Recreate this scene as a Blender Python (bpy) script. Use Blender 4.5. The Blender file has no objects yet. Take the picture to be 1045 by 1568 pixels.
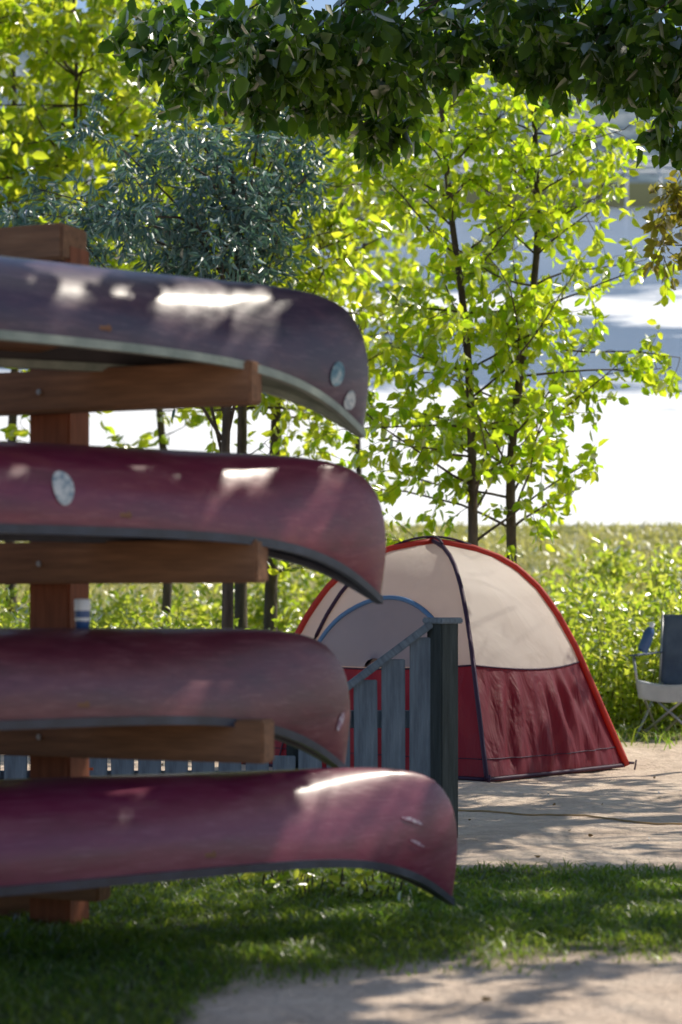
import bpy, bmesh, math, random
import numpy as np
from mathutils import Vector, Matrix
random.seed(7); rng=np.random.default_rng(7)
scene=bpy.context.scene
COL=scene.collection
CAMZ=1.06; F=3200.0
# ------------------------------------------------------------------ sun direction
EL=math.radians(49); AZ=math.radians(60)
SUN=np.array([math.sin(AZ)*math.cos(EL),math.cos(AZ)*math.cos(EL),math.sin(EL)])

# ------------------------------------------------------------------ material helpers
def newmat(name):
    m=bpy.data.materials.new(name); m.use_nodes=True
    nt=m.node_tree; nt.nodes.clear()
    out=nt.nodes.new('ShaderNodeOutputMaterial')
    return m,nt,out
def N(nt,t,**kw):
    n=nt.nodes.new(t)
    for k,v in kw.items():
        if hasattr(n,k): setattr(n,k,v)
        else: n.inputs[k].default_value=v
    return n
def ramp(nt,stops):
    r=nt.nodes.new('ShaderNodeValToRGB')
    e=r.color_ramp.elements
    while len(e)<len(stops): e.new(0.5)
    for i,(p,c) in enumerate(stops):
        e[i].position=p; e[i].color=(c[0],c[1],c[2],1)
    return r
def noise_mat(name,stops,scale=5,rough=0.6,bump=0.2,stretch=(1,1,1),bscale=None,metal=0,coat=0,detail=6,bdist=0.01,spec=0.5):
    m,nt,out=newmat(name)
    tc=N(nt,'ShaderNodeTexCoord'); mp=N(nt,'ShaderNodeMapping'); mp.inputs['Scale'].default_value=stretch
    nt.links.new(tc.outputs['Object'],mp.inputs[0])
    n1=N(nt,'ShaderNodeTexNoise',Scale=scale,Detail=detail,Roughness=0.6); nt.links.new(mp.outputs[0],n1.inputs['Vector'])
    r=ramp(nt,stops); nt.links.new(n1.outputs[0],r.inputs[0])
    b=N(nt,'ShaderNodeBsdfPrincipled',Roughness=rough,Metallic=metal)
    b.inputs['Coat Weight'].default_value=coat; b.inputs['Specular IOR Level'].default_value=spec
    nt.links.new(r.outputs[0],b.inputs['Base Color'])
    n2=N(nt,'ShaderNodeTexNoise',Scale=bscale or scale*4,Detail=5); nt.links.new(mp.outputs[0],n2.inputs['Vector'])
    bp=N(nt,'ShaderNodeBump',Strength=bump,Distance=bdist); nt.links.new(n2.outputs[0],bp.inputs['Height']); nt.links.new(bp.outputs[0],b.inputs['Normal'])
    nt.links.new(b.outputs[0],out.inputs[0])
    return m
def leaf_mat(name,dark,light,tdark,tlight,tw=0.55,rough=0.45,spec=0.12):
    m,nt,out=newmat(name)
    at=N(nt,'ShaderNodeAttribute',attribute_name='var')
    r1=ramp(nt,[(0,dark),(1,light)]); r2=ramp(nt,[(0,tdark),(1,tlight)])
    nt.links.new(at.outputs['Fac'],r1.inputs[0]); nt.links.new(at.outputs['Fac'],r2.inputs[0])
    d=N(nt,'ShaderNodeBsdfDiffuse'); t=N(nt,'ShaderNodeBsdfTranslucent'); g=N(nt,'ShaderNodeBsdfGlossy',Roughness=rough)
    nt.links.new(r1.outputs[0],d.inputs[0]); nt.links.new(r2.outputs[0],t.inputs[0])
    mx=N(nt,'ShaderNodeMixShader'); mx.inputs[0].default_value=tw
    nt.links.new(d.outputs[0],mx.inputs[1]); nt.links.new(t.outputs[0],mx.inputs[2])
    fr=N(nt,'ShaderNodeFresnel',IOR=1.35)
    mm=N(nt,'ShaderNodeMath',operation='MULTIPLY'); mm.inputs[1].default_value=spec*4
    nt.links.new(fr.outputs[0],mm.inputs[0])
    m2=N(nt,'ShaderNodeMixShader'); nt.links.new(mm.outputs[0],m2.inputs[0])
    nt.links.new(mx.outputs[0],m2.inputs[1]); nt.links.new(g.outputs[0],m2.inputs[2])
    nt.links.new(m2.outputs[0],out.inputs[0])
    return m

# ------------------------------------------------------------------ geometry helpers
def empty(name,loc=(0,0,0),rotz=0,parent=None):
    o=bpy.data.objects.new(name,None); COL.objects.link(o); o.location=loc; o.rotation_euler[2]=rotz
    o.empty_display_size=0.2
    if parent: o.parent=parent
    return o
def meshobj(name,verts,faces,mat=None,parent=None,smooth=True,attr=None):
    me=bpy.data.meshes.new(name)
    me.from_pydata([tuple(v) for v in verts],[],faces); me.update()
    o=bpy.data.objects.new(name,me); COL.objects.link(o)
    if mat: me.materials.append(mat)
    if smooth: me.polygons.foreach_set('use_smooth',[True]*len(me.polygons))
    if parent: o.parent=parent
    return o
def quadmesh(name,V,Q,mat,parent=None,var=None,smooth=False):
    me=bpy.data.meshes.new(name)
    me.vertices.add(len(V)); me.vertices.foreach_set('co',V.astype(np.float32).ravel())
    me.loops.add(Q.size); me.loops.foreach_set('vertex_index',Q.astype(np.int32).ravel())
    k=Q.shape[1]
    me.polygons.add(len(Q)); me.polygons.foreach_set('loop_start',np.arange(0,Q.size,k,dtype=np.int32))
    me.polygons.foreach_set('loop_total',np.full(len(Q),k,dtype=np.int32))
    me.update(calc_edges=True)
    if var is not None:
        a=me.attributes.new('var','FLOAT','POINT'); a.data.foreach_set('value',var.astype(np.float32))
    if mat: me.materials.append(mat)
    if smooth: me.polygons.foreach_set('use_smooth',np.ones(len(Q),dtype=bool))
    o=bpy.data.objects.new(name,me); COL.objects.link(o)
    if parent: o.parent=parent
    return o
def norm(a): return a/np.maximum(np.linalg.norm(a,axis=-1,keepdims=True),1e-9)
def leaves(name,P,D,L,aspect,mat,parent=None,fold=0.12,var=None):
    n=len(P); a=norm(D); r=rng.normal(size=(n,3)); b=norm(np.cross(a,r)); c=np.cross(a,b)
    L=L[:,None]; W=L*aspect
    pts=[P, P+a*L*.25+b*W*.42+c*L*fold, P+a*L*.62+b*W*.40+c*L*fold, P+a*L+c*L*(-.05), P+a*L*.62-b*W*.40+c*L*fold, P+a*L*.25-b*W*.42+c*L*fold]
    V=np.stack(pts,axis=1).reshape(-1,3)
    base=(np.arange(n)*6)[:,None]
    Q=np.concatenate([base+np.array([[0,1,2,3]]),base+np.array([[0,3,4,5]])],axis=0)
    if var is None: var=rng.random(n)
    return quadmesh(name,V,Q,mat,parent,np.repeat(var,6))
class Tubes:
    def __init__(s): s.v=[]; s.f=[]
    def add(s,pts,rad,seg=6):
        pts=[np.array(p,float) for p in pts]; b0=len(s.v)
        for i,p in enumerate(pts):
            d=pts[min(i+1,len(pts)-1)]-pts[max(i-1,0)]; d=d/(np.linalg.norm(d)+1e-9)
            ref=np.array([0,0,1.0]) if abs(d[2])<0.9 else np.array([1.0,0,0])
            u=np.cross(d,ref); u/=np.linalg.norm(u); w=np.cross(d,u)
            for k in range(seg):
                an=2*math.pi*k/seg
                s.v.append(p+(u*math.cos(an)+w*math.sin(an))*rad[i])
        for i in range(len(pts)-1):
            for k in range(seg):
                k2=(k+1)%seg
                s.f.append((b0+i*seg+k,b0+i*seg+k2,b0+(i+1)*seg+k2,b0+(i+1)*seg+k))
        s.f.append(tuple(b0+k for k in range(seg))[::-1]); e=b0+(len(pts)-1)*seg
        s.f.append(tuple(e+k for k in range(seg)))
    def obj(s,name,mat,parent=None): return meshobj(name,s.v,s.f,mat,parent)
def box(name,size,loc,mat,rot=(0,0,0),parent=None,bevel=0.006):
    bm=bmesh.new(); bmesh.ops.create_cube(bm,size=1)
    for v in bm.verts: v.co=Vector((v.co.x*size[0],v.co.y*size[1],v.co.z*size[2]))
    if bevel: bmesh.ops.bevel(bm,geom=bm.edges[:],offset=bevel,segments=2,affect='EDGES')
    me=bpy.data.meshes.new(name); bm.to_mesh(me); bm.free()
    o=bpy.data.objects.new(name,me); COL.objects.link(o); me.materials.append(mat)
    o.location=loc; o.rotation_euler=rot
    if parent: o.parent=parent
    return o
def resample(pts,n):
    pts=np.array(pts,float); d=np.r_[0,np.cumsum(np.linalg.norm(np.diff(pts,axis=0),axis=1))]
    t=np.linspace(0,d[-1],n); return np.stack([np.interp(t,d,pts[:,k]) for k in range(pts.shape[1])],1)
def sstep(x,a,b):
    t=np.clip((x-a)/(b-a),0,1); return t*t*(3-2*t)
def chaikin(p,n=2):
    p=np.array(p,float)
    for _ in range(n):
        q=[p[0]]
        for i in range(len(p)-1): q+= [p[i]*.75+p[i+1]*.25, p[i]*.25+p[i+1]*.75]
        q.append(p[-1]); p=np.array(q)
    return p

# ------------------------------------------------------------------ materials
M_bark=noise_mat('bark',[(0.3,(0.035,0.026,0.02)),(0.7,(0.11,0.085,0.065))],scale=14,rough=0.9,bump=0.8,stretch=(1,1,0.25))
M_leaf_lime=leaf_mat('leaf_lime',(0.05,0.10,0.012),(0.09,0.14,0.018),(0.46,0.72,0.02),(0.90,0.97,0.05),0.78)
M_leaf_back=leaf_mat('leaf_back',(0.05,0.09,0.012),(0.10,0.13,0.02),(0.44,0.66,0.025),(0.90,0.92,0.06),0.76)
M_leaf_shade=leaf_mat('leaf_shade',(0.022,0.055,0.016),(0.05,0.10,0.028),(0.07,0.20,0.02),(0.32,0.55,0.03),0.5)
M_leaf_olive=leaf_mat('leaf_olive',(0.08,0.17,0.18),(0.19,0.32,0.33),(0.08,0.2,0.12),(0.2,0.38,0.18),0.3,spec=0.16)
M_leaf_shrub=leaf_mat('leaf_shrub',(0.05,0.09,0.015),(0.10,0.14,0.03),(0.44,0.64,0.03),(0.88,0.90,0.12),0.7)
M_leaf_autumn=leaf_mat('leaf_autumn',(0.12,0.09,0.02),(0.12,0.13,0.02),(0.6,0.5,0.05),(0.5,0.5,0.05),0.5)
M_grass=leaf_mat('grass_blades',(0.035,0.075,0.02),(0.08,0.12,0.03),(0.13,0.34,0.03),(0.55,0.64,0.06),0.56,spec=0.04)
M_drygrass=leaf_mat('dry_grass',(0.16,0.18,0.04),(0.30,0.27,0.09),(0.5,0.54,0.08),(0.9,0.82,0.26),0.5)
WOODST=[(0.25,(0.12,0.055,0.028)),(0.6,(0.25,0.12,0.06)),(0.85,(0.36,0.2,0.11))]
M_wood=noise_mat('rack_timber',WOODST,scale=7,rough=0.75,bump=0.35,stretch=(0.6,6,6),bdist=0.004)
M_woodv=noise_mat('rack_post_timber',[(0.25,(0.16,0.045,0.018)),(0.6,(0.3,0.09,0.04)),(0.85,(0.36,0.14,0.06))],scale=7,rough=0.75,bump=0.35,stretch=(6,6,0.6),bdist=0.004)
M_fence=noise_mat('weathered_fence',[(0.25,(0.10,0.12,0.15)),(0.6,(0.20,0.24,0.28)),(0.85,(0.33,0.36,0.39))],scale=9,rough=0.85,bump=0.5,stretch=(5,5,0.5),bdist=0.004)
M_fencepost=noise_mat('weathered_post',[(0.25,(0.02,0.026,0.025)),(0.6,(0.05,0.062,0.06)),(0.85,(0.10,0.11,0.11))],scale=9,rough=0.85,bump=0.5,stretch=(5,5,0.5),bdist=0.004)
M_rail_d=noise_mat('gunwale_navy',[(0.3,(0.012,0.016,0.03)),(0.7,(0.03,0.04,0.07))],scale=10,rough=0.35,bump=0.1)
M_rail_c=noise_mat('gunwale_pale',[(0.3,(0.16,0.2,0.17)),(0.7,(0.34,0.38,0.32))],scale=10,rough=0.45,bump=0.1)
M_inside=noise_mat('hull_inside',[(0.3,(0.03,0.03,0.035)),(0.7,(0.07,0.06,0.065))],scale=6,rough=0.7,bump=0.2)
M_metal=noise_mat('grey_metal',[(0.3,(0.25,0.26,0.28)),(0.7,(0.4,0.41,0.43))],scale=10,rough=0.4,metal=0.7,bump=0.05)
M_decal=noise_mat('decal_white',[(0.42,(0.22,0.28,0.32)),(0.52,(0.5,0.52,0.5)),(0.7,(0.6,0.6,0.58))],scale=45,rough=0.5,bump=0.05,detail=3)
M_decalb=noise_mat('decal_blue',[(0.42,(0.06,0.16,0.22)),(0.55,(0.18,0.3,0.34)),(0.7,(0.5,0.52,0.5))],scale=40,rough=0.5,bump=0.05,detail=3)
M_decalt=noise_mat('decal_faded',[(0.45,(0.24,0.12,0.18)),(0.6,(0.5,0.45,0.5))],scale=60,rough=0.5,bump=0.05,detail=3)

def canoe_mat(name,c1,c2,c3):
    m,nt,out=newmat(name)
    tc=N(nt,'ShaderNodeTexCoord')
    mp=N(nt,'ShaderNodeMapping'); mp.inputs['Scale'].default_value=(1.0,1.6,2.6); nt.links.new(tc.outputs['Object'],mp.inputs[0])
    n1=N(nt,'ShaderNodeTexNoise',Scale=3.0,Detail=7,Roughness=0.68); nt.links.new(mp.outputs[0],n1.inputs['Vector'])
    r=ramp(nt,[(0.34,c1),(0.5,c2),(0.66,c3)]); nt.links.new(n1.outputs[0],r.inputs[0])
    mp2=N(nt,'ShaderNodeMapping'); mp2.inputs['Scale'].default_value=(2.2,22,40); mp2.inputs['Rotation'].default_value=(0,0.06,0.02); nt.links.new(tc.outputs['Object'],mp2.inputs[0])
    n2=N(nt,'ShaderNodeTexNoise',Scale=2.0,Detail=6,Roughness=0.7); nt.links.new(mp2.outputs[0],n2.inputs['Vector'])
    r2=ramp(nt,[(0.52,(0,0,0)),(0.72,(1,1,1))]); nt.links.new(n2.outputs[0],r2.inputs[0])
    mx=N(nt,'ShaderNodeMix',data_type='RGBA'); 
    ml=N(nt,'ShaderNodeMath',operation='MULTIPLY'); ml.inputs[1].default_value=0.5
    nt.links.new(r2.outputs[0],ml.inputs[0]); nt.links.new(ml.outputs[0],mx.inputs[0])
    nt.links.new(r.outputs[0],mx.inputs[6]); mx.inputs[7].default_value=(min(1,c3[0]*1.3+.04),c3[1]*1.6+.04,c3[2]*1.5+.04,1)
    b=N(nt,'ShaderNodeBsdfPrincipled'); nt.links.new(mx.outputs[2],b.inputs['Base Color'])
    mr=N(nt,'ShaderNodeMapRange'); mr.inputs[3].default_value=0.34; mr.inputs[4].default_value=0.62
    nt.links.new(n1.outputs[0],mr.inputs[0]); nt.links.new(mr.outputs[0],b.inputs['Roughness'])
    b.inputs['Coat Weight'].default_value=0.4; b.inputs['Coat Roughness'].default_value=0.22
    n3=N(nt,'ShaderNodeTexNoise',Scale=7,Detail=4); nt.links.new(mp.outputs[0],n3.inputs['Vector'])
    bp=N(nt,'ShaderNodeBump',Strength=0.3,Distance=0.01); nt.links.new(n3.outputs[0],bp.inputs['Height']); nt.links.new(bp.outputs[0],b.inputs['Normal'])
    nt.links.new(b.outputs[0],out.inputs[0])
    return m
M_c1=canoe_mat('hull_plum',(0.022,0.009,0.034),(0.045,0.016,0.044),(0.10,0.042,0.062))
M_c2=canoe_mat('hull_crimson',(0.10,0.003,0.022),(0.145,0.008,0.034),(0.20,0.036,0.045))
M_c3=canoe_mat('hull_maroon',(0.07,0.006,0.018),(0.11,0.015,0.030),(0.165,0.042,0.050))
M_c4=canoe_mat('hull_red',(0.105,0.003,0.028),(0.14,0.008,0.040),(0.17,0.028,0.058))

# ------------------------------------------------------------------ ground
def fbm(x,y,s=1.0,seed=0):
    r=np.random.default_rng(seed); out=0*x; a=1.0
    for o in range(4):
        for k in range(3):
            th=r.random()*6.28; ph=r.random()*6.28; f=s*(2**o)*(0.7+0.6*r.random())
            out=out+a*np.sin((x*math.cos(th)+y*math.sin(th))*f+ph)
        a*=0.55
    return out/4.5
def gz(y,x=0):
    y=np.asarray(y,float)
    z=np.where(y<18,0,2.69*(np.clip(y-18,0,22)/22)**1.3)
    z=np.where(y>40,2.69+(y-40)*0.17,z)
    z=np.where(y>238,np.maximum(z,36.3+(y-238)*0.75),z)
    z=np.where(y>262,54.3+(y-262)*0.2,z)
    return z
def grassmask(x,y):
    n=fbm(x,y,3.0,3)*0.30+fbm(x,y,11.0,33)*0.10
    yf=8.35+0.10*np.sin(x*1.3)
    yn=np.where(x<-0.42,4.2,5.8+0.75*sstep(x,-0.5,0.9))+0.0
    yn=yn-1.2*sstep(-x,0.25,0.6)
    m=sstep(y+n,yn-0.3,yn+0.3)*(1-sstep(y+n*0.8,yf-0.25,yf+0.22))
    return m
xs=np.r_[-700,-400,-200,-100,-50,-25,-14,-9,np.arange(-6,6.01,0.06),9,14,25,50,100,200,400,700]
ys=np.r_[-60,-20,-5,0,2,3,np.arange(4,16,0.06),np.arange(16,42,0.5),50,70,100,150,200,236,240,244,248,252,256,262,280,320,400,600,1000,1500]
X,Y=np.meshgrid(xs,ys); Z=gz(Y)
def bumps(x,y):
    return 0.016*fbm(x,y,2.5,5)+0.012*fbm(x,y,7.5,6)
def nearz(x,y): return bumps(x,y)
near=(1-sstep(np.abs(X),5.5,9))*(1-sstep(Y,15,25))*sstep(Y,1,4)
Z=Z+near*bumps(X,Y)
nx,ny=len(xs),len(ys)
V=np.stack([X,Y,Z],-1).reshape(-1,3)
i=np.arange(ny-1)[:,None]*nx+np.arange(nx-1)[None,:]
Q=np.stack([i,i+1,i+nx+1,i+nx],-1).reshape(-1,4)
m,nt,out=newmat('ground_sand_grass')
tc=N(nt,'ShaderNodeTexCoord')
at=N(nt,'ShaderNodeAttribute',attribute_name='var')
at2=N(nt,'ShaderNodeAttribute',attribute_name='field')
n1=N(nt,'ShaderNodeTexNoise',Scale=2.2,Detail=8,Roughness=0.65); nt.links.new(tc.outputs['Object'],n1.inputs['Vector'])
n2=N(nt,'ShaderNodeTexNoise',Scale=30,Detail=6,Roughness=0.7); nt.links.new(tc.outputs['Object'],n2.inputs['Vector'])
rs=ramp(nt,[(0.3,(0.48,0.37,0.29)),(0.5,(0.63,0.50,0.40)),(0.72,(0.75,0.62,0.50))]); nt.links.new(n1.outputs[0],rs.inputs[0])
rd=ramp(nt,[(0.30,(0.35,0.30,0.25)),(0.44,(1,1,1))]); nt.links.new(n2.outputs[0],rd.inputs[0])
ms=N(nt,'ShaderNodeMix',data_type='RGBA',blend_type='MULTIPLY'); ms.inputs[0].default_value=0.55
nt.links.new(rs.outputs[0],ms.inputs[6]); nt.links.new(rd.outputs[0],ms.inputs[7])
rg=ramp(nt,[(0.3,(0.035,0.055,0.02)),(0.7,(0.11,0.11,0.05))]); nt.links.new(n2.outputs[0],rg.inputs[0])
mg=N(nt,'ShaderNodeMix',data_type='RGBA'); nt.links.new(at.outputs['Fac'],mg.inputs[0]); nt.links.new(ms.outputs[2],mg.inputs[6]); nt.links.new(rg.outputs[0],mg.inputs[7])
rf=ramp(nt,[(0.35,(0.18,0.20,0.05)),(0.6,(0.36,0.33,0.14))]); nt.links.new(n1.outputs[0],rf.inputs[0])
mf=N(nt,'ShaderNodeMix',data_type='RGBA'); nt.links.new(at2.outputs['Fac'],mf.inputs[0]); nt.links.new(mg.outputs[2],mf.inputs[6]); nt.links.new(rf.outputs[0],mf.inputs[7])
b=N(nt,'ShaderNodeBsdfPrincipled',Roughness=0.95); b.inputs['Specular IOR Level'].default_value=0.2
nt.links.new(mf.outputs[2],b.inputs['Base Color'])
n3=N(nt,'ShaderNodeTexNoise',Scale=5,Detail=8,Roughness=0.65); nt.links.new(tc.outputs['Object'],n3.inputs['Vector'])
bp=N(nt,'ShaderNodeBump',Strength=0.9,Distance=0.09); nt.links.new(n3.outputs[0],bp.inputs['Height']); nt.links.new(bp.outputs[0],b.inputs['Normal'])
nt.links.new(b.outputs[0],out.inputs[0])
ground=quadmesh('ground',V,Q,m,None,(grassmask(X,Y)*(Y<12)+(Y>230)).ravel(),smooth=True)
a=ground.data.attributes.new('field','FLOAT','POINT'); a.data.foreach_set('value',(sstep(Y+.8*fbm(X,Y,1.5,9),15.4,17.8)*(Y<60)).astype(np.float32).ravel())

# lake
def lakez(y): return -6.04+0.219*y
m,nt,out=newmat('lake_water')
tc=N(nt,'ShaderNodeTexCoord')
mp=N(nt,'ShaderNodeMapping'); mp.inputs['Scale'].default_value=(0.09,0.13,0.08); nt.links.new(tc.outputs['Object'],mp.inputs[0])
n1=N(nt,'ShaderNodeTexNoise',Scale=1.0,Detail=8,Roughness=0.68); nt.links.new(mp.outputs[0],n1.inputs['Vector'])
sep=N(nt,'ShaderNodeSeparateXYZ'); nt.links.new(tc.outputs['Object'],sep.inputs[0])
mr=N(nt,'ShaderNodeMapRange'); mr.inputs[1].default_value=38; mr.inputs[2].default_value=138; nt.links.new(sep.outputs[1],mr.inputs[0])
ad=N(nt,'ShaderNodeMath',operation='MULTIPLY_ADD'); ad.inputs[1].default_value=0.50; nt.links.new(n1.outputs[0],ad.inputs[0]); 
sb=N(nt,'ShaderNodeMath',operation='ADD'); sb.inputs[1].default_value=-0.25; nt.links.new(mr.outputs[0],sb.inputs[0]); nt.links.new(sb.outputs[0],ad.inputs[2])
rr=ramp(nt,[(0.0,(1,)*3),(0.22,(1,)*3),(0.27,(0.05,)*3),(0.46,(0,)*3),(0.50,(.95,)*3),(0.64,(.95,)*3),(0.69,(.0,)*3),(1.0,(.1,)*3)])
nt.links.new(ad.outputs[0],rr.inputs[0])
rc=ramp(nt,[(0,(0.14,0.19,0.26)),(1,(0.88,0.88,0.86))]); nt.links.new(rr.outputs[0],rc.inputs[0])  # near-white bands are sun glare painted into the water's base colour
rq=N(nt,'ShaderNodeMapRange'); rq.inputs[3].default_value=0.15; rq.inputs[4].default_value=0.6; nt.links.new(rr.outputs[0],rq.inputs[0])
b=N(nt,'ShaderNodeBsdfPrincipled'); b.inputs['IOR'].default_value=1.33
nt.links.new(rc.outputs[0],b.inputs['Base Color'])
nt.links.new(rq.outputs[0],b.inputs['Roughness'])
mpb=N(nt,'ShaderNodeMapping'); mpb.inputs['Scale'].default_value=(0.6,1.6,1); nt.links.new(tc.outputs['Object'],mpb.inputs[0])
nb=N(nt,'ShaderNodeTexNoise',Scale=1.0,Detail=6,Roughness=0.6); nt.links.new(mpb.outputs[0],nb.inputs['Vector'])
bp=N(nt,'ShaderNodeBump',Distance=0.25,Strength=0.35); nt.links.new(nb.outputs[0],bp.inputs['Height']); nt.links.new(bp.outputs[0],b.inputs['Normal'])
nt.links.new(b.outputs[0],out.inputs[0])
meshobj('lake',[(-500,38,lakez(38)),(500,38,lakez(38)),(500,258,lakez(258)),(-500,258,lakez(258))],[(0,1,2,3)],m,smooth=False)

# hills
M_hill=noise_mat('hill_forest',[(0.38,(0.07,0.11,0.14)),(0.5,(0.16,0.21,0.24)),(0.66,(0.34,0.36,0.36))],scale=0.07,rough=0.95,bump=0.9,bdist=4,bscale=0.2,spec=0.1)  # forest tones painted blue-grey to imitate distance haze and backlit shade
hx=np.linspace(-420,420,160); hy=np.linspace(254,520,40); HX,HY=np.meshgrid(hx,hy)
HT=(HY-254)/266
HZ=49+ (HY-254)*0.22 + np.sin(HT*math.pi*0.5)*(34+9*fbm(HX,HY*0.3,0.012,2)) + 3.5*fbm(HX,HY,0.12,8)*sstep(HT,0,0.1)
i=np.arange(39)[:,None]*160+np.arange(159)[None,:]
quadmesh('hills',np.stack([HX,HY,HZ],-1).reshape(-1,3),np.stack([i,i+1,i+161,i+160],-1).reshape(-1,4),M_hill,smooth=True)

# guard rail on far shore
gr=empty('guard_rail',(0,249,0))
tb=Tubes(); zb=52.6
for k in range(40):
    x=-70+k*4; tb.add([(x,0,zb-8),(x,0,zb+2.0)],[0.16,0.16],4)
for h in (0.3,1.1,1.9): tb.add([(-70,0,zb+h),(86,0,zb+h)],[0.2,0.2],4)
M_white=noise_mat('white_paint',[(0.3,(0.7,0.7,0.7)),(0.7,(0.8,0.8,0.8))],scale=3,rough=0.6)
tb.obj('rails',M_white,gr)

# ------------------------------------------------------------------ canoes
LEN=4.8; DEP=0.272
stem=resample(chaikin([(0.0,-0.20),(-0.014,-0.12),(-0.026,-0.02),(-0.018,0.08),(0.012,.16),(0.075,.225),(.19,.258),(.36,.271),(.55,DEP)],2),22)
def wid(s): s=min(max(s,0),LEN); s=min(s,LEN-s); return 0.006+0.43*(1-(1-s/(LEN/2))**1.9)
def gun(s): s=min(max(s,0),LEN); s=min(s,LEN-s); return -0.2*math.exp(-(s/0.25)**1.1)
ST=[]
for k in range(22): ST.append((stem[k][0],stem[k][1],0.55*(k/21)**1.15))
for s in np.linspace(0.62,LEN/2,16): ST.append((s,DEP+0.01*(s-.55)/1.85,s))
for k in range(len(ST)-2,-1,-1):
    a,b_,c=ST[k]; ST.append((LEN-a,b_,LEN-c))
def hullpt(u,t,side,off=0.0):
    k=min(int(u),len(ST)-2); f=u-k
    sk,zk,sg=[ST[k][q]*(1-f)+ST[k+1][q]*f for q in range(3)]
    zg=gun(sg); w=wid(sg); a=t*math.pi/2
    e=0.84+0.46*(1-sstep(min(sg,LEN-sg),0.0,1.3))
    y=(w+off)*math.sin(a)**e; z=zg+(zk+off-zg)*max(math.cos(a),0)**e
    y*=1-0.05*max(0,(t-.75)*4)*(w/.43)
    s=sk+(sg-sk)*t**1.3
    return (s-off*(1 if sg<.3 else 0),side*y,z)
def canoe(tip,gmid,mat,railmat,decals=(),pale=False):
    root=empty('canoe',(tip[0],tip[1],gmid),math.radians(210))
    nT=16; n=len(ST)
    for nm,off,mt in (('hull',0.0,mat),('interior',-0.008,M_inside)):
        vv=[];ff=[]
        for u in range(n):
            for j in range(-nT,nT+1):
                vv.append(hullpt(min(u,n-1.0001),abs(j)/nT,1 if j>=0 else -1,off))
        W=2*nT+1
        for u in range(n-1):
            for j in range(W-1): ff.append((u*W+j,u*W+j+1,(u+1)*W+j+1,(u+1)*W+j))
        meshobj(nm,vv,ff,mt,root)
    vv=[];ff=[]
    for side in (1,-1):
        b0=len(vv)
        for u in range(n):
            s,y,z=hullpt(min(u,n-1.0001),1,side)
            y=abs(y)
            for dy,dz in ((0.014,0.014),(0.014,-0.012),(-0.02,-0.012),(-0.02,0.014)):
                vv.append((s,side*max(y+dy,0.0005),z+dz))
        for u in range(n-1):
            for k in range(4):
                k2=(k+1)%4; ff.append((b0+u*4+k,b0+u*4+k2,b0+(u+1)*4+k2,b0+(u+1)*4+k))
    meshobj('gunwales',vv,ff,railmat,root,smooth=False)
    for e in (0,1):
        vv=[];ff=[]
        for q in range(8):
            s=0.02+0.38*q/7; y=wid(s)-0.02; y=max(y,0.002); z=gun(s)+0.006
            S=s if e==0 else LEN-s
            vv+=[(S,-y,z),(S,0,z+0.025*(q/7)),(S,y,z)]
        for q in range(7):
            for k in range(2): ff.append((q*3+k,q*3+k+1,q*3+4+k,q*3+3+k))
        meshobj('deck_plate',vv,ff,railmat,root)
    for s in (1.55,2.4,3.3): box('thwart',(0.06,2*wid(s)-0.04,0.022),(s,0,0.0),M_wood,parent=root,bevel=0.004)
    for s in (1.15,3.85): box('seat',(0.24,2*wid(s)-0.05,0.025),(s,0,0.05),M_wood,parent=root,bevel=0.006)
    for (u0,t0,du,dt,mt) in decals:
        vv=[hullpt(u0,t0,1,0.004)];ff=[]
        for k in range(28):
            an=k/28*2*math.pi; vv.append(hullpt(u0+du*math.cos(an),t0+dt*math.sin(an),1,0.004))
        for k in range(28): ff.append((0,1+k,1+(k+1)%28))
        meshobj('decal',vv,ff,mt,root)
    return root
canoe((0.072,6.95),1.835,M_c1,M_rail_c,[(8.4,.74,.9,.10,M_decalb),(5.2,.80,.9,.12,M_decal)])
canoe((0.130,6.97),1.283,M_c2,M_rail_d,[(27.4,.74,.30,.13,M_decal)])
canoe((0.010,6.93),0.722,M_c3,M_rail_d,[(5.0,.52,.42,.13,M_decalt)])
canoe((0.375,7.08),0.262,M_c4,M_rail_d,[(11.5,.60,1.3,.014,M_decalt),(10.3,.74,1.0,.012,M_decalt)])

# ------------------------------------------------------------------ rack
rack=empty('canoe_rack',(-0.94,6.98,0))
rot=math.radians(-23); ca,sa=math.cos(rot),math.sin(rot)
for (ox,oy) in ((0,0),(-2.2,-1.27)):
    box('post',(0.155,0.14,2.26),(ox,oy,2.26/2),M_woodv,parent=rack,rot=(0,0,rot),bevel=0.008)
    for zt,x1 in ((1.832,0.70),(1.272,0.72),(0.708,0.74),(0.245,0.20)):
        x0=-0.55
        def pt(d): return (ox+0.02+d*ca+0.115*sa, oy-0.02+d*sa-0.115*ca)
        c=pt((x0+x1)/2/ca)
        box('arm',((x1-x0)/ca,0.09,0.135),(c[0],c[1],zt-0.0675),M_wood,parent=rack,rot=(0,0,rot),bevel=0.007)
        if x1>.3:
            b_=box('bolt',(0.018,0.018,0.012),(ox+.02+0.165*sa,oy-.02-0.165*ca,zt-0.07),M_metal,parent=rack,rot=(math.pi/2,0,rot),bevel=0.004)
box('cap_beam',(0.54,0.17,0.12),(-0.19,0.05,2.262),M_wood,parent=rack,rot=(0,0,rot),bevel=0.008)
box('foot_rail',(2.9,0.12,0.10),(-1.3,-0.42,0.05),M_wood,parent=rack,rot=(0,0,math.radians(30)),bevel=0.008)

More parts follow.
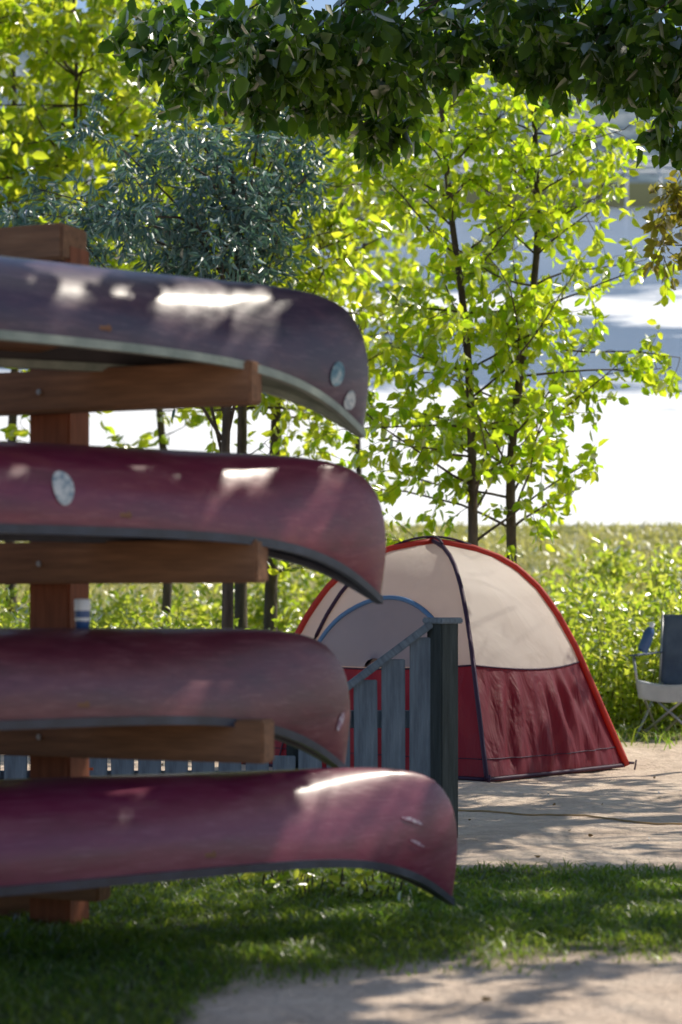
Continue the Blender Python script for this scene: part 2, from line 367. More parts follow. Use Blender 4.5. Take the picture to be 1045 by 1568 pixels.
# ------------------------------------------------------------------ fence
fence=empty('picket_fence',(0,9.5,0))
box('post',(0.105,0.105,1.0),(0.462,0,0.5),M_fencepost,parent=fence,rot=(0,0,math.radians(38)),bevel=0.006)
box('post_cap',(0.135,0.135,0.028),(0.462,0,1.0),M_fence,parent=fence,rot=(0,0,math.radians(38)),bevel=0.006)
def zr(x): return 0.965+(x-0.40)*0.75
for k,xx in enumerate((0.365,0.238,0.113,-0.012,-0.14)):
    zt=zr(xx)-0.01; h=zt-0.06+random.uniform(-.01,.005)
    box('picket',(0.108,0.022,h),(xx,0.0+random.uniform(-.003,.003),0.06+h/2),M_fence,parent=fence,rot=(0,random.uniform(-.008,.008),0),bevel=0.004)
a_=math.atan(0.75)
box('top_rail',(0.70,0.06,0.035),(0.135,-0.002,zr(0.135)+0.012),M_fence,parent=fence,rot=(0,-a_,0),bevel=0.005)
for z in (0.22,0.55): box('rail',(0.62,0.035,0.08),(0.12,0.035,z),M_fence,parent=fence,bevel=0.004)
for k in range(18):
    xx=-0.26-k*0.122; h=0.33+random.uniform(-.008,.008)
    box('picket',(0.104,0.022,h),(xx,random.uniform(-.003,.003),0.06+h/2),M_fence,parent=fence,rot=(0,random.uniform(-.012,.012),0),bevel=0.004)
box('rail',(2.3,0.035,0.07),(-1.25,0.035,0.28),M_fence,parent=fence,bevel=0.004)
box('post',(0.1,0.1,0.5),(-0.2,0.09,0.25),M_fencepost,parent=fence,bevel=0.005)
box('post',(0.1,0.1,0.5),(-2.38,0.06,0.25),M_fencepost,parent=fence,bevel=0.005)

# ------------------------------------------------------------------ tent
def fabric(name,col,tcol,tw,bumpscale,stretch=(1,1,1),bump=0.4):
    m,nt,out=newmat(name)
    tc=N(nt,'ShaderNodeTexCoord'); mp=N(nt,'ShaderNodeMapping'); mp.inputs['Scale'].default_value=stretch; nt.links.new(tc.outputs['Object'],mp.inputs[0])
    n=N(nt,'ShaderNodeTexNoise',Scale=bumpscale,Detail=3,Distortion=0.6); nt.links.new(mp.outputs[0],n.inputs['Vector'])
    n0=N(nt,'ShaderNodeTexNoise',Scale=3,Detail=4); nt.links.new(tc.outputs['Object'],n0.inputs['Vector'])
    r=ramp(nt,[(0.3,[c*0.85 for c in col]),(0.7,col)]); nt.links.new(n0.outputs[0],r.inputs[0])
    bp=N(nt,'ShaderNodeBump',Strength=bump,Distance=0.04); nt.links.new(n.outputs[0],bp.inputs['Height'])
    d=N(nt,'ShaderNodeBsdfPrincipled',Roughness=0.6); t=N(nt,'ShaderNodeBsdfTranslucent'); t.inputs[0].default_value=(*tcol,1)
    nt.links.new(r.outputs[0],d.inputs['Base Color']); nt.links.new(bp.outputs[0],d.inputs['Normal']); nt.links.new(bp.outputs[0],t.inputs['Normal'])
    mx=N(nt,'ShaderNodeMixShader'); mx.inputs[0].default_value=tw
    nt.links.new(d.outputs[0],mx.inputs[1]); nt.links.new(t.outputs[0],mx.inputs[2]); nt.links.new(mx.outputs[0],out.inputs[0])
    return m
M_tw=fabric('tent_white',(0.74,0.68,0.63),(0.88,0.76,0.66),0.5,3.0,bump=0.35)
M_tr=fabric('tent_red',(0.15,0.005,0.022),(0.45,0.015,0.03),0.35,5.0,(1.6,1.6,0.35),0.9)
M_tmesh=fabric('tent_door_mesh',(0.36,0.35,0.40),(0.5,0.47,0.5),0.45,3.0)
M_tblue=fabric('tent_blue_trim',(0.13,0.26,0.48),(0.2,0.4,0.6),0.3,5)
M_torange=fabric('tent_red_trim',(0.5,0.045,0.03),(0.8,0.12,0.04),0.3,5)
M_tpurple=fabric('tent_dark_trim',(0.05,0.015,0.05),(0.06,0.015,0.04),0.2,5)
tent=empty('dome_tent',(0.61,13.9,0))
Fc=np.array([0.27,-1.24]); Rc=np.array([1.27,-0.05]); Lc=np.array([-1.27,0.05]); Bc=np.array([-0.27,1.24])
corners=[Fc,Rc,Bc,Lc]
TH=1.485
prof=np.array([(0.0,1.0),(0.15,.985),(.30,.95),(.44,.88),(.55,.79),(.64,.68),(.73,.54),(.81,.38),(.90,.2),(1.0,0.0)])
def rr_of(z):
    p=prof[::-1]; return np.interp(z,p[:,1],p[:,0])
zs=np.r_[np.linspace(0,0.47,20),np.linspace(0.47,0.99,22)[1:],1.0]
NH=len(zs); NA=64; NLOW=19
def tentpt(side,a,zf,out=0.0):
    r=rr_of(zf); A=corners[side]; B=corners[(side+1)%4]
    p=(A*(1-a)+B*a)
    bulge=0.10*math.sin(math.pi*a)*(math.sin(math.pi*min(1,zf))**0.7 if zf>0 else 0)
    nrm=(A+B)/2; nrm=nrm/np.linalg.norm(nrm)
    q=p*r+nrm*(bulge*r+out)
    z=zf*TH
    z-=0.10*math.sin(math.pi*a)*max(0,(zf-0.75))*2*r
    z-=0.035*math.sin(math.pi*a)*(1-abs(zf-.47)/.47 if abs(zf-.47)<.47 else 0)
    if zf<0.47:
        w=min(1,(0.47-zf)/0.12)*min(1,zf/0.10)*math.sin(math.pi*a)**.5
        q=q+nrm*0.016*w*(math.sin(a*34+zf*5*(a-.5)*6+side)+0.8*math.sin(a*57-zf*9+2)+0.5*math.sin(a*91+zf*4))
    else:
        q=q+nrm*0.006*math.sin(a*9+zf*14+side)*math.sin(math.pi*a)
    return (q[0],q[1],z+out*0.6)
for side in range(4):
    vv=[];fw=[];fr=[]
    for h in range(NH):
        for j in range(NA+1): vv.append(tentpt(side,j/NA,zs[h]))
    for h in range(NH-1):
        for j in range(NA):
            f=(h*(NA+1)+j,h*(NA+1)+j+1,(h+1)*(NA+1)+j+1,(h+1)*(NA+1)+j)
            (fr if h<NLOW else fw).append(f)
    meshobj('upper_panel',vv,fw,M_tw,tent); meshobj('lower_wall',vv,fr,M_tr,tent)
tb=Tubes()
for side in range(4):
    tb.add([tentpt(side,a,0.47,0.004) for a in np.linspace(0,1,30)],[0.006]*30,5)
    tb.add([tentpt(side,a,0.09,0.003) for a in np.linspace(0,1,60)],[0.003]*60,4)
    tb.add([tentpt(side,a,0.01,0.003) for a in np.linspace(0,1,40)],[0.011]*40,5)
tb.obj('seams',M_tpurple,tent)
for ci,(mt,rad) in enumerate(((M_tpurple,0.015),(M_torange,0.022),(M_torange,0.02),(M_torange,0.022))):
    tb=Tubes(); zz=np.r_[np.linspace(0.0,0.93,22),0.97,0.99,1.004]
    pts=[tentpt(ci,0,z,0.0) for z in zz]; pts=[(p[0]*1.012,p[1]*1.012,p[2]+0.012) for p in pts]
    tb.add(pts,[rad]*len(pts),8)
    tb.obj('pole_sleeve',mt,tent)
tb=Tubes()
for ci in (0,2):
    pts=[tentpt(ci,0,z) for z in np.linspace(0,0.5,10)]; tb.add([(p[0]*1.035,p[1]*1.035,p[2]) for p in pts],[0.006]*10,6)
for (A,B) in ((Fc,Bc),(Rc,Lc)):
    pts=[]
    for t in np.linspace(-0.2,0.2,9): 
        q=A*t; pts.append((q[0],q[1],TH+0.045-1.4*t*t))
    tb.add(pts,[0.009]*9,6)
tb.obj('poles',M_tpurple,tent)
def door_pt(ax,zf,out): return tentpt(3,ax,zf,out)
arch=[]
for an in np.linspace(0,math.pi,33):
    ax=0.53+0.37*math.cos(math.pi-an); zf=0.475+0.285*math.sin(an)**0.8
    arch.append((ax,zf))
vv=[door_pt(0.53,0.475,0.012)]; ff=[]
RG=8
for g in range(1,RG+1):
    for (ax,zf) in arch: vv.append(door_pt(0.53+(ax-0.53)*g/RG,0.475+(zf-0.475)*g/RG,0.012))
for g in range(RG-1):
    for k in range(32): ff.append((1+g*33+k,1+g*33+k+1,1+(g+1)*33+k+1,1+(g+1)*33+k))
for k in range(32): ff.append((0,1+k,2+k))
meshobj('door_mesh',vv,ff,M_tmesh,tent)
tb=Tubes(); tb.add([door_pt(a,z,0.016) for a,z in arch],[0.016]*33,6); tb.obj('door_trim',M_tblue,tent)
tb=Tubes()
tb.add([door_pt(0.12+0.02*q,0.47+0.40*q,0.01) for q in np.linspace(0,1,14)],[0.014]*14,6)
tb.add([door_pt(0.16,z,0.01) for z in np.linspace(0.02,0.475,12)],[0.006]*12,6)
tb.obj('door_zip',M_tpurple,tent)
tb=Tubes()
for c in corners:
    q=c*1.05; tb.add([(q[0],q[1],-0.03),(q[0]*1.01,q[1]*1.01,0.05)],[0.006,0.006],5)
    tb.add([(c[0]*1.0,c[1]*1.0,0.03),(q[0],q[1],0.03)],[0.012,0.008],5)
tb.obj('stakes',M_tpurple,tent)
M_floor=noise_mat('tent_floor',[(0.3,(0.1,0.02,0.03)),(0.7,(0.14,0.03,0.04))],scale=4)
meshobj('floor',[(c[0],c[1],0.03) for c in corners],[(0,1,2,3)],M_floor,tent,smooth=False)

# ------------------------------------------------------------------ camp chair
chair=empty('folding_camp_chair',(2.74,16.9,0),math.radians(-30))
tb=Tubes()
for y in (-0.24,0.24):
    tb.add([(-0.28,y,0),(0.26,y*1.0,0.44)],[0.012]*2,6); tb.add([(0.28,y,0),(-0.26,y,0.44)],[0.012]*2,6)
for x in (-0.28,0.28):
    tb.add([(x,-0.26,0),(x*0.93,0.24,0.44)],[0.012]*2,6); tb.add([(x,0.26,0),(x*0.93,-0.24,0.44)],[0.012]*2,6)
    tb.add([(x*.95,0.24,0.4),(x*1.02,0.36,1.0)],[0.012]*2,6)
    tb.add([(x*.95,-0.24,0.4),(x*1.05,-0.26,0.66)],[0.012]*2,6)
tb.obj('frame',M_metal,chair)
M_cf=noise_mat('chair_fabric',[(0.3,(0.05,0.07,0.12)),(0.7,(0.10,0.13,0.19))],scale=6,rough=0.8)
M_cg=noise_mat('chair_panel',[(0.3,(0.40,0.42,0.48)),(0.7,(0.54,0.56,0.62))],scale=6,rough=0.8)
def sheet(name,p00,p10,p01,p11,sag,mat,parent,n=10):
    vv=[];ff=[]; P=[Vector(p) for p in (p00,p10,p01,p11)]
    for i in range(n+1):
        for j in range(n+1):
            a=i/n;b=j/n; p=(P[0]*(1-a)+P[1]*a)*(1-b)+(P[2]*(1-a)+P[3]*a)*b
            p=p+Vector(sag)*math.sin(math.pi*a)*(0.6+.4*math.sin(math.pi*b)); vv.append(p)
    for i in range(n):
        for j in range(n): q=i*(n+1)+j; ff.append((q,q+1,q+n+2,q+n+1))
    o=meshobj(name,vv,ff,mat,parent); md=o.modifiers.new('s','SOLIDIFY'); md.thickness=0.008; return o
sheet('seat',(-0.27,-0.26,0.47),(0.27,-0.26,0.47),(-0.27,0.25,0.42),(0.27,0.25,0.42),(0,0,-0.07),M_cg,chair)
sheet('backrest',(-0.27,0.25,0.42),(0.27,0.25,0.42),(-0.28,0.36,1.0),(0.28,0.36,1.0),(0,0.06,0),M_cf,chair)
sheet('seat_front',(-0.27,-0.27,0.47),(0.27,-0.27,0.47),(-0.25,-0.265,0.33),(0.25,-0.265,0.33),(0,0,-0.05),M_cg,chair)
for x in (-0.29,0.29): sheet('armrest',(x-.035,-0.28,0.67),(x+.035,-0.28,0.67),(x-.035,0.3,0.69),(x+.035,0.3,0.69),(0,0,-0.01),M_cf,chair)
def lathe(name,prof,mat,parent,loc=(0,0,0),seg=24,rot=(0,0,0)):
    vv=[];ff=[]
    for r,z in prof:
        for k in range(seg):
            a=2*math.pi*k/seg; vv.append((r*math.cos(a),r*math.sin(a),z))
    for i in range(len(prof)-1):
        for k in range(seg): ff.append((i*seg+k,i*seg+(k+1)%seg,(i+1)*seg+(k+1)%seg,(i+1)*seg+k))
    o=meshobj(name,vv,ff,mat,parent); o.location=loc; o.rotation_euler=rot; return o
M_pl_b=noise_mat('blue_plastic',[(0.3,(0.03,0.08,0.22)),(0.7,(0.05,0.12,0.3))],scale=8,rough=0.35)
M_pl_w=noise_mat('white_plastic',[(0.3,(0.7,0.72,0.74)),(0.7,(0.8,0.8,0.8))],scale=8,rough=0.35)
bot=empty('water_bottle',(2.44,16.93,0.70))
lathe('body',[(0,0),(0.04,0),(0.045,0.02),(0.045,0.16),(0.03,0.2),(0.018,0.21)],M_pl_b,bot,rot=(0,0.35,0))
lathe('cap',[(0.02,0.21),(0.022,0.25),(0,0.25)],M_pl_w,bot,rot=(0,0.35,0))
cup=empty('insulated_cup',(-0.80,6.47,0.99))
lathe('body',[(0,0),(0.021,0),(0.023,0.035)],M_pl_b,cup)
lathe('band',[(0.0235,0.035),(0.025,0.065)],M_pl_b,cup)
lathe('rim',[(0.0252,0.060),(0.0258,0.092),(0.023,0.096),(0,0.096)],M_pl_w,cup)
lathe('collar',[(0.0238,0.028),(0.0245,0.038)],M_pl_w,cup)
bag=empty('orange_dry_bag',(-1.12,8.6,0.0))
M_or=noise_mat('orange_vinyl',[(0.3,(0.6,0.08,0.01)),(0.7,(0.75,0.14,0.03))],scale=6,rough=0.45,bump=0.5)
lathe('body',[(0,0),(0.13,0),(0.15,0.03),(0.15,0.26),(0.14,0.33),(0.08,0.37),(0,0.38)],M_or,bag)
box('roll_top',(0.2,0.05,0.05),(0,0,0.395),M_or,parent=bag,bevel=0.02)

# rope on ground
tb=Tubes(); pts=[]
for q in np.linspace(0,1,90):
    x=0.5+q*2.1; y=10.9-1.2*q+0.10*math.sin(q*9)+.05*math.sin(q*23); pts.append((x,y,0.006+float(bumps(np.array(x),np.array(y)))))
tb.add(pts,[0.005]*90,5)
M_rope=noise_mat('rope',[(0.3,(0.34,0.22,0.10)),(0.7,(0.46,0.32,0.17))],scale=30,rough=0.9)
tb.obj('rope',M_rope)

# ------------------------------------------------------------------ vegetation
class Tree:
    def __init__(s): s.t=Tubes(); s.P=[]; s.D=[]
    def twig(s,p,d,ln,nl,droop=0.3,r=0.004,spread=0.05):
        k=4; pts=[np.array(p)]; d=np.array(d,float)
        for i in range(k):
            d=d+rng.normal(size=3)*0.14; d[2]-=droop*0.14; d/=np.linalg.norm(d)
            pts.append(pts[-1]+d*ln/k)
        s.t.add(pts,list(np.linspace(r,r*0.4,k+1)),3)
        pts=np.array(pts)
        tt=rng.random(nl)**0.7*k; i0=np.minimum(tt.astype(int),k-1); f=(tt-i0)[:,None]
        P=pts[i0]*(1-f)+pts[i0+1]*f + rng.normal(size=(nl,3))*spread*0.3
        D=norm(rng.normal(size=(nl,3))+d*0.6+np.array([0,0,-0.75]))
        s.P.append(P+D*0.02); s.D.append(D)
    def branch(s,p,d,ln,r,ntw,nl,twl=0.35,droop=0.2,up=0.0,start=.25,spread=.05):
        k=7; pts=[np.array(p,float)]; d=np.array(d,float)
        for i in range(k):
            d=d+rng.normal(size=3)*0.10; d[2]+=up*0.1; d/=np.linalg.norm(d); pts.append(pts[-1]+d*ln/k)
        s.t.add(pts,list(np.linspace(r,r*0.3,k+1)),5)
        pts=np.array(pts)
        for q in range(ntw):
            t=(start+(1-start)*q/max(1,ntw-1))*k; i0=min(int(t),k-1); f=t-i0
            b0=pts[i0]*(1-f)+pts[i0+1]*f
            dd=norm(rng.normal(size=3)*0.9+d*0.7)
            s.twig(b0,dd,twl*rng.uniform(.6,1.2),nl,droop,spread=spread)
    def trunk(s,pts,r0,r1,seg=8):
        p=resample(chaikin(pts,2),26); s.t.add(p,list(np.linspace(r0,r1,26)),seg); return p
    def finish(s,name,leafmat,size,aspect,filt=None,loc=None):
        root=empty(name,(0,0,0)); s.t.obj('trunk_and_branches',M_bark,root)
        P=np.concatenate(s.P); D=np.concatenate(s.D)
        if filt is not None:
            k=filt(P); P=P[k]; D=D[k]
        leaves('foliage',P,D,size*rng.uniform(.65,1.2,len(P)),aspect,leafmat,root)
        return root
def W(px,py,d): return np.array([(px-522)/F*d,d,CAMZ+(930-py)/F*d])

# young tree right behind tent, twin stems
for stem_px,y0,nb,bl in (([(727,1000),(724,800),(722,640),(712,480),(690,330),(676,180),(668,40)],16.4,34,1.0),
                ([(783,1010),(784,860),(780,700),(798,560),(824,400),(822,250),(812,90),(815,-30)],16.7,42,1.22)):
    T=Tree(); pts=[W(px,py,y0) for px,py in stem_px]; pts[0][2]=-0.02
    p=T.trunk(pts,0.050,0.014)
    for q in range(nb):
        f=0.28+0.69*q/nb; i0=int(f*25); az=q*2.4+rng.uniform(-.3,.3)
        el=rng.uniform(.0,.75); ln=bl*rng.uniform(0.6,1.35)*(1-0.45*max(0,f-.5)/.5)
        d=(math.cos(az)*math.cos(el),math.sin(az)*math.cos(el)*0.8,math.sin(el))
        T.branch(p[i0],d,ln,0.013*(1.1-f*.5),8,11,0.32,0.35)
    T.finish('young_poplar_tree',M_leaf_lime,0.108,0.64)

# background bright trees (left and centre)
specs=[([(370,980),(368,800),(372,600),(366,420),(350,250),(340,80)],17.8,40,0.065,1.5,M_leaf_back),
       ([(412,980),(416,820),(422,640),(430,480),(455,300),(470,120)],18.4,38,0.07,1.5,M_leaf_back),
       ([(90,1000),(95,800),(80,600),(100,400),(120,150),(110,-60)],22,54,0.06,2.1,M_leaf_back),
       ([(250,1000),(262,800),(240,600),(230,350),(240,60)],24,48,0.06,2.1,M_leaf_back),
       ([(-120,1000),(-110,800),(-100,400),(-90,-100)],21,40,0.07,2.2,M_leaf_back),
       ([(20,1000),(12,800),(30,400),(10,-200)],25,46,0.07,2.4,M_leaf_back),
       ([(560,980),(552,800),(545,600),(560,330),(575,60)],27,30,0.05,1.9,M_leaf_back)]
for pp,y0,nb,r0,bl,mt in specs:
    T=Tree(); pts=[W(px,py,y0) for px,py in pp]; pts[0][2]=float(gz(y0))-0.05
    p=T.trunk(pts,r0,0.012)
    lo=0.48
    for q in range(nb):
        f=lo+(0.98-lo)*q/nb; i0=int(f*25); az=q*2.4+rng.uniform(-.4,.4); el=rng.uniform(.05,.7)
        ln=bl*rng.uniform(0.55,1.0)*(1-0.4*max(0,f-.6)/.4)
        d=(math.cos(az)*math.cos(el),math.sin(az)*math.cos(el)*.8,math.sin(el))
        T.branch(p[i0],d,ln,0.014,8,11,0.42,0.3)
    for q in range(5):
        i0=int((0.24+0.04*q)*25); az=rng.uniform(0,6.28)
        T.branch(p[i0],(math.cos(az),math.sin(az)*.5,.25),0.6,0.008,4,7,0.3,.3)
    T.finish('poplar_tree',mt,0.11 if y0<20 else 0.155,0.64)

# silvery olive tree
T=Tree(); y0=15.0
pts=[W(345,1010,y0),W(350,850,y0),W(343,700,y0),W(352,560,y0),W(370,400,y0),W(352,240,y0)]; pts[0][2]=-0.02
p=T.trunk(pts,0.05,0.015)
for (px,py) in ((140,180),(190,230),(240,300),(180,330),(270,240),(330,200),(380,260),(430,210),(470,270),(300,340),(380,340),(250,380),(430,350),(60,290),(10,320),(480,160),(400,170),(340,390),(110,350),(280,180)):
    tgt=W(px,py,y0+rng.uniform(-.7,.7)); st=p[min(25,max(12,int((0.45+0.45*rng.random())*25)))]
    d=tgt-st; ln=np.linalg.norm(d); mid=st+d*.5+np.array([0,0,.12])
    T.t.add([st,mid,tgt],[0.014,0.009,0.004],5)
    for q in range(17):
        f=rng.random()**.35; b0=st+d*f
        T.twig(b0,norm(rng.normal(size=3)+np.array([0,0,.1])),0.30,17,0.4,r=.003)
T.finish('russian_olive_tree',M_leaf_olive,0.10,0.26)

# overhead shade trees: trunks just outside the picture
def gapfilter(P):
    keep=np.ones(len(P),bool)
    tg=[((-0.43,6.50,2.05),.09),((-0.50,6.45,2.03),.06),((-0.27,6.60,2.0),.065),((-0.30,6.60,1.48),.045),((-0.38,6.50,0.96),.08),((-0.05,6.74,0.46),.09),((0.06,6.80,.43),.09),((0.08,6.78,.36),.06),
        ((-.85,6.2,2.08),.05),
        ((1.25,9.9,0),.30),((1.45,10.6,0),.24),((1.0,9.5,0),.30),((1.0,8.9,0),.22),((1.6,9.4,0),.18),((1.8,10.1,0),.15),((.7,8.8,0),.17),((1.4,8.7,0),.13),((2.3,12.3,0),.28),((2.1,11.2,0),.2),((0.9,11.4,0),.12),
        ((-.28,6.4,0),.13),((-.2,6.3,0),.10),((0.9,6.0,0),.12),((1.0,5.6,0),.14),((.3,5.75,0),.08),((.5,6.3,0),.06),((-.5,8.0,0),.3),((0.1,8.1,0),.25),((-1.0,7.9,0),.25),((.7,7.6,0),.12),((1.05,7.2,0),.14),((.75,5.4,0),.12),((.1,5.5,0),.05),((.85,6.6,0),.08),((1.2,7.9,0),.12),
        ((0.6,13.0,0.5),.2),((0.95,13.5,1.2),.45),((0.3,13.6,1.2),.3),((1.35,13.3,1.0),.35)]
    for t,r in tg:
        v=P-np.array(t); al=v@SUN; dist=np.linalg.norm(v-al[:,None]*SUN,axis=1)
        keep&=dist>(r+.045)*rng.uniform(.92,1.1,len(P))
    return keep
T=Tree()
tp=T.trunk([(4.6,12.2,-.05),(4.55,12.2,1.5),(4.4,12.1,3.0),(4.2,12.0,4.6),(4.0,11.9,6.6)],0.17,0.07,12)
T2=Tree()
tp2=T2.trunk([(-4.6,11.5,-.05),(-4.5,11.5,2),(-4.3,11.5,4.0),(-4.1,11.5,6.8)],0.17,0.07,12)
cl=[]
for (px,py,d,r) in ((250,10,12.5,.30),(330,40,12,.30),(400,80,11.6,.26),(470,50,12,.32),(540,110,12.2,.28),(585,180,12.4,.17),(520,10,11.5,.3),(640,10,12,.28),(720,25,12.5,.22),(800,10,11.5,.22),
    (880,30,12,.26),(950,50,11.6,.24),(1010,100,11.8,.24),(1025,180,11.4,.15),(960,115,12.2,.17),(1040,30,11.6,.3),(600,50,11.7,.26),(430,10,11.4,.3),(690,75,12.3,.13),(900,-10,12,.28),(770,55,12.2,.13),(300,100,12.6,.14),(480,150,12.6,.16),(840,90,12.1,.11)):
    cl.append((W(px,py,d),r,int(1500*r*r/.09*0.20)))
rg=np.random.default_rng(21)
k=0
while k<150:
    y=rg.uniform(6.3,15.0); x=rg.uniform(0.4,7.6)
    if y<8.5 and x>5.2: continue
    zmin=CAMZ+y*1.0*(930+70)/F+0.70
    if x>0.17*y+0.9: zmin=min(zmin,4.0)
    cl.append((np.array([x,y,zmin+rg.uniform(0,1.2)]),rg.uniform(.38,.62),rg.integers(150,270))); k+=1
# denser boughs sheltering the rack and the path by the tent
for q in range(40):
    y=rg.uniform(6.7,9.0); x=rg.uniform(0.5,3.0)
    cl.append((np.array([x,y,CAMZ+y*1000/F+0.66+rg.uniform(0,.7)]),rg.uniform(.38,.55),240))
for q in range(40):
    y=rg.uniform(8.5,14); x=rg.uniform(3.2,6.0)
    cl.append((np.array([x,y,rg.uniform(4.2,5.4)]),rg.uniform(.38,.55),230))
for c,r,n in cl:
    TT,tpp=(T,tp) if c[0]>-0.9 else (T2,tp2)
    j=int(rng.integers(16,25)); s0=tpp[j]; d=c-s0
    midz=max(s0[2],c[2])+0.45
    TT.t.add([s0,[s0[0]+d[0]*.35,s0[1]+d[1]*.35,midz],[s0[0]+d[0]*.75,s0[1]+d[1]*.75,(midz+c[2])/2+.1],c],[0.020,0.011,0.007,0.004],4)
    ntw=max(6,n//20)
    for q in range(ntw):
        o=norm(rng.normal(size=3))*r*rng.random()**.4*.85
        TT.twig(c+o,norm(o+np.array([0,0,-.2])),r*.8,20,0.6,r=.003,spread=.12)
# left-hand limb of the second shade tree
for c in ((-3.2,10.5,5.6),(-3.6,12.5,6.0),(-4.6,10.8,6.4),(-5.2,12.2,6.2),(-4.2,11.5,7.2)):
    c=np.array(c); s0=tp2[20]; T2.t.add([s0,(s0+c)/2+np.array([0,0,.2]),c],[.04,.02,.006],5)
    for q in range(26):
        o=norm(rng.normal(size=3))*.8*rng.random()**.4
        T2.twig(c+o,norm(o+np.array([0,0,-.2])),.45,18,0.6,r=.003,spread=.12)
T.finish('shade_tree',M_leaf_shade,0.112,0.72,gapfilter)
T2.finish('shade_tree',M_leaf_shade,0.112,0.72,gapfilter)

# autumn-tinted twig at right edge
T=Tree()
tp=T.trunk([(3.6,14.2,-.05),(3.6,14.2,1.8),(3.4,14.1,3.4),(3.2,14,5)],0.06,0.03,8)
for (px,py) in ((1030,310),(1010,375),(1050,350),(1060,290),(1060,400)):
    c=W(px,py,14); T.t.add([tp[16],(tp[16]+c)/2+np.array([0,0,.15]),c],[.012,.008,.004],5)
    for q in range(7): T.twig(c+rng.normal(size=3)*.06,norm(rng.normal(size=3)),.2,9,.5)
T.finish('maple_tree',M_leaf_autumn,0.085,0.7)

# shrubs
def shrub(name,cx,cy,rx,ry,h,nst,nl,size,mat,aspect=.55):
    T=Tree(); base=float(gz(cy))
    for q in range(nst):
        a=rng.uniform(0,6.28); rad=rng.random()**.5
        x=cx+math.cos(a)*rad*rx; y=cy+math.sin(a)*rad*ry
        hh=h*rng.uniform(.5,1.1)*(1-.4*rad); lean=np.array([math.cos(a)*rad*.35+rng.normal()*.12,math.sin(a)*rad*.35+rng.normal()*.12,1.0])
        p=[np.array([x,y,base-.02])]; d=norm(lean)
        for i in range(5):
            d=norm(d+rng.normal(size=3)*.09); p.append(p[-1]+d*hh/5)
        T.t.add(p,[.007,.006,.005,.004,.003,.002],3); pa=np.array(p)
        t=(.12+.88*rng.random(nl)**.8)*5; i0=np.minimum(t.astype(int),4); f=(t-i0)[:,None]
        off=rng.normal(size=(nl,3))*.075
        T.P.append(pa[i0]*(1-f)+pa[i0+1]*f+off); T.D.append(norm(off*8+rng.normal(size=(nl,3))*.6+np.array([0,0,-.1])))
    T.finish(name,mat,size,aspect)
for (cx,cy,rx,ry,h,n) in ((2.25,18.0,.6,.5,1.3,50),(2.85,18.4,.7,.6,1.75,64),(3.6,18.2,.8,.7,1.8,46),(2.0,19.6,.8,.6,1.4,44),(3.1,20.4,.9,.7,1.8,50),(4.6,19.5,.9,.8,1.8,30),(1.3,21.5,.9,.6,1.1,24),
        (0.7,19.2,.6,.5,1.75,44),(3.6,26,1.2,.8,.9,26),(2.3,28,1.2,.8,.6,18),(4.6,31,1.4,.9,.9,22),(-0.3,26,1.2,.8,1.0,26),(1.0,30,1.4,.8,.6,18),(-2.8,25,1.2,.8,1.0,26),
        (-0.3,17.3,.7,.5,1.1,50),(-1.3,16.6,.8,.5,1.2,64),(-2.3,16.8,.8,.6,1.25,56),(-3.3,17.2,.8,.6,1.4,40),(-1.0,19.0,.8,.6,1.2,40),(-2.4,19.4,.9,.6,1.3,40),(1.3,17.8,.6,.4,1.35,40),(-.9,15.9,.6,.4,.8,34)):
    shrub('shrub',cx,cy,rx,ry,h,n,60,0.08 if cy<24 else .12,M_leaf_shrub)
for (cx,cy,s) in ((-0.05,7.75,.16),(0.12,7.6,.12),(-0.25,7.9,.14)):
    shrub('weed_plant',cx,cy,s,s*.6,.16,14,12,0.05,M_leaf_shrub)

# grass
def blades(name,n,xr,yr,hfun,mask,mat,w=0.004,zf=None):
    x=rng.uniform(*xr,n); y=rng.uniform(*yr,n)
    k=rng.random(n)<mask(x,y); x=x[k];y=y[k]; n=len(x)
    z=gz(y) if zf is None else zf(x,y)
    h=hfun(n)*(0.75+0.5*fbm(x,y,4,11)); h=np.abs(h)+.008
    a=rng.uniform(0,6.28,n); side=np.stack([np.cos(a),np.sin(a),0*a],1); ln=rng.normal(size=(n,2))*.45
    up=np.stack([ln[:,0],ln[:,1],np.ones(n)],1)
    P=np.stack([x,y,z-.005],1); hw=w*rng.uniform(.6,1.4,n)[:,None]
    up2=up*np.array([2.2,2.2,.85])
    V=np.stack([P-side*hw,P+side*hw,P+up*(h*.55)[:,None]+side*hw*.7,P+up*(h*.55)[:,None]-side*hw*.7,P+up2*h[:,None]+side*hw*.12,P+up2*h[:,None]-side*hw*.12],1).reshape(-1,3)
    b0=(np.arange(n)*6)[:,None]
    Q=np.concatenate([b0+np.array([[0,1,2,3]]),b0+np.array([[3,2,4,5]])])
    v=np.clip(.5+.35*fbm(x,y,2.2,14)+rng.normal(size=n)*.2,0,1)
    return quadmesh(name,V,Q,mat,None,np.repeat(v,6))
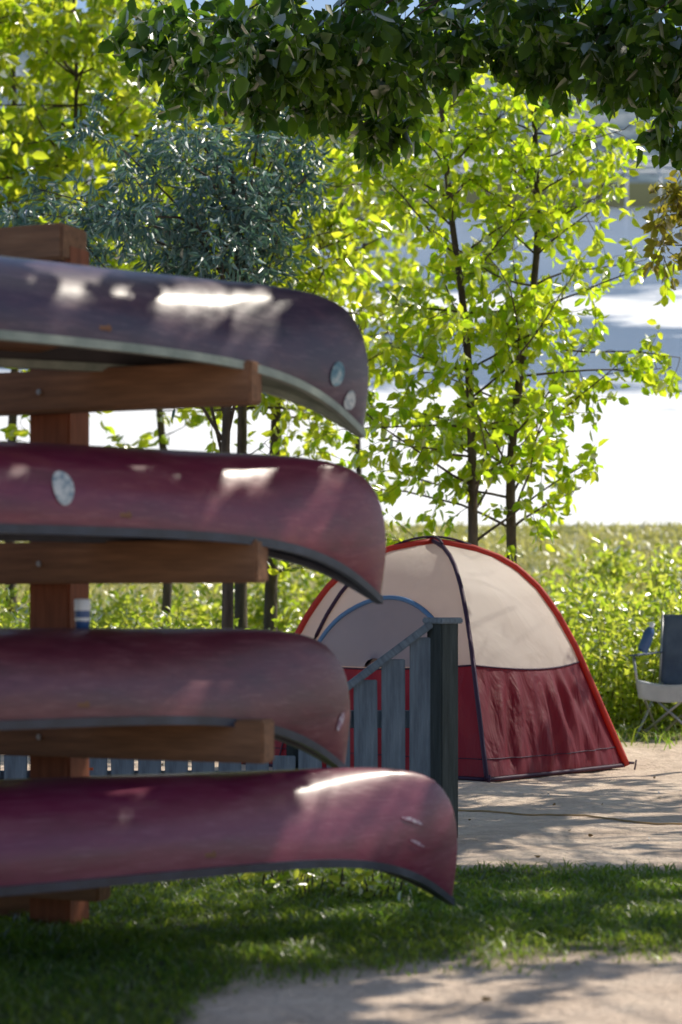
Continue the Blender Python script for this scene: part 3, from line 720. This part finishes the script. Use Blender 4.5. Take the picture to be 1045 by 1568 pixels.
blades('lawn_grass',90000,(-2.2,2.4),(4.8,8.8),lambda n:rng.uniform(.018,.06,n),grassmask,M_grass,0.0034,nearz)
blades('tall_grass',8000,(-4,5),(15.2,18.5),lambda n:rng.uniform(.05,.22,n),lambda x,y:sstep(y,15.2,17),M_grass,0.006)
blades('meadow_grass',26000,(-8,10),(22,39.5),lambda n:rng.uniform(.05,.24,n),lambda x,y:1+0*x,M_drygrass,0.018)
n=170; x=rng.uniform(-1.5,3.2,n); y=rng.uniform(5,15,n)
M_litter=leaf_mat('litter',(0.12,0.08,0.04),(0.25,0.18,0.08),(0.2,0.12,0.05),(0.3,0.2,0.08),.2)
leaves('leaf_litter',np.stack([x,y,nearz(x,y)+.008],1),np.stack([rng.normal(size=n),rng.normal(size=n),rng.normal(size=n)*.12],1),rng.uniform(.02,.035,n),.6,M_litter)

# ------------------------------------------------------------------ light, world, camera
w=bpy.data.worlds.new('World'); scene.world=w; w.use_nodes=True
nt=w.node_tree; bg=nt.nodes['Background']; sky=nt.nodes.new('ShaderNodeTexSky'); sky.sky_type='NISHITA'; sky.sun_disc=False
sky.sun_elevation=EL; sky.sun_rotation=AZ
nt.links.new(sky.outputs[0],bg.inputs[0]); bg.inputs[1].default_value=0.15
sl=bpy.data.lights.new('sun','SUN'); sl.energy=5.0; sl.angle=math.radians(0.5); sl.color=(1,0.92,0.78)
so=bpy.data.objects.new('sun',sl); COL.objects.link(so); so.location=(14,20,15)
so.rotation_euler=Vector(-SUN).to_track_quat('-Z','Y').to_euler()
cam=bpy.data.cameras.new('camera'); co=bpy.data.objects.new('camera',cam); COL.objects.link(co)
co.location=(0,0,CAMZ); co.rotation_euler=(math.pi/2,0,0)
cam.sensor_fit='VERTICAL'; cam.sensor_height=36; cam.lens=F/1568*36; cam.shift_y=146/1568
cam.clip_end=3000; cam.dof.use_dof=True; cam.dof.focus_distance=11; cam.dof.aperture_fstop=2.6
scene.camera=co
scene.view_settings.view_transform='Standard'; scene.view_settings.look='None'; scene.view_settings.exposure=0
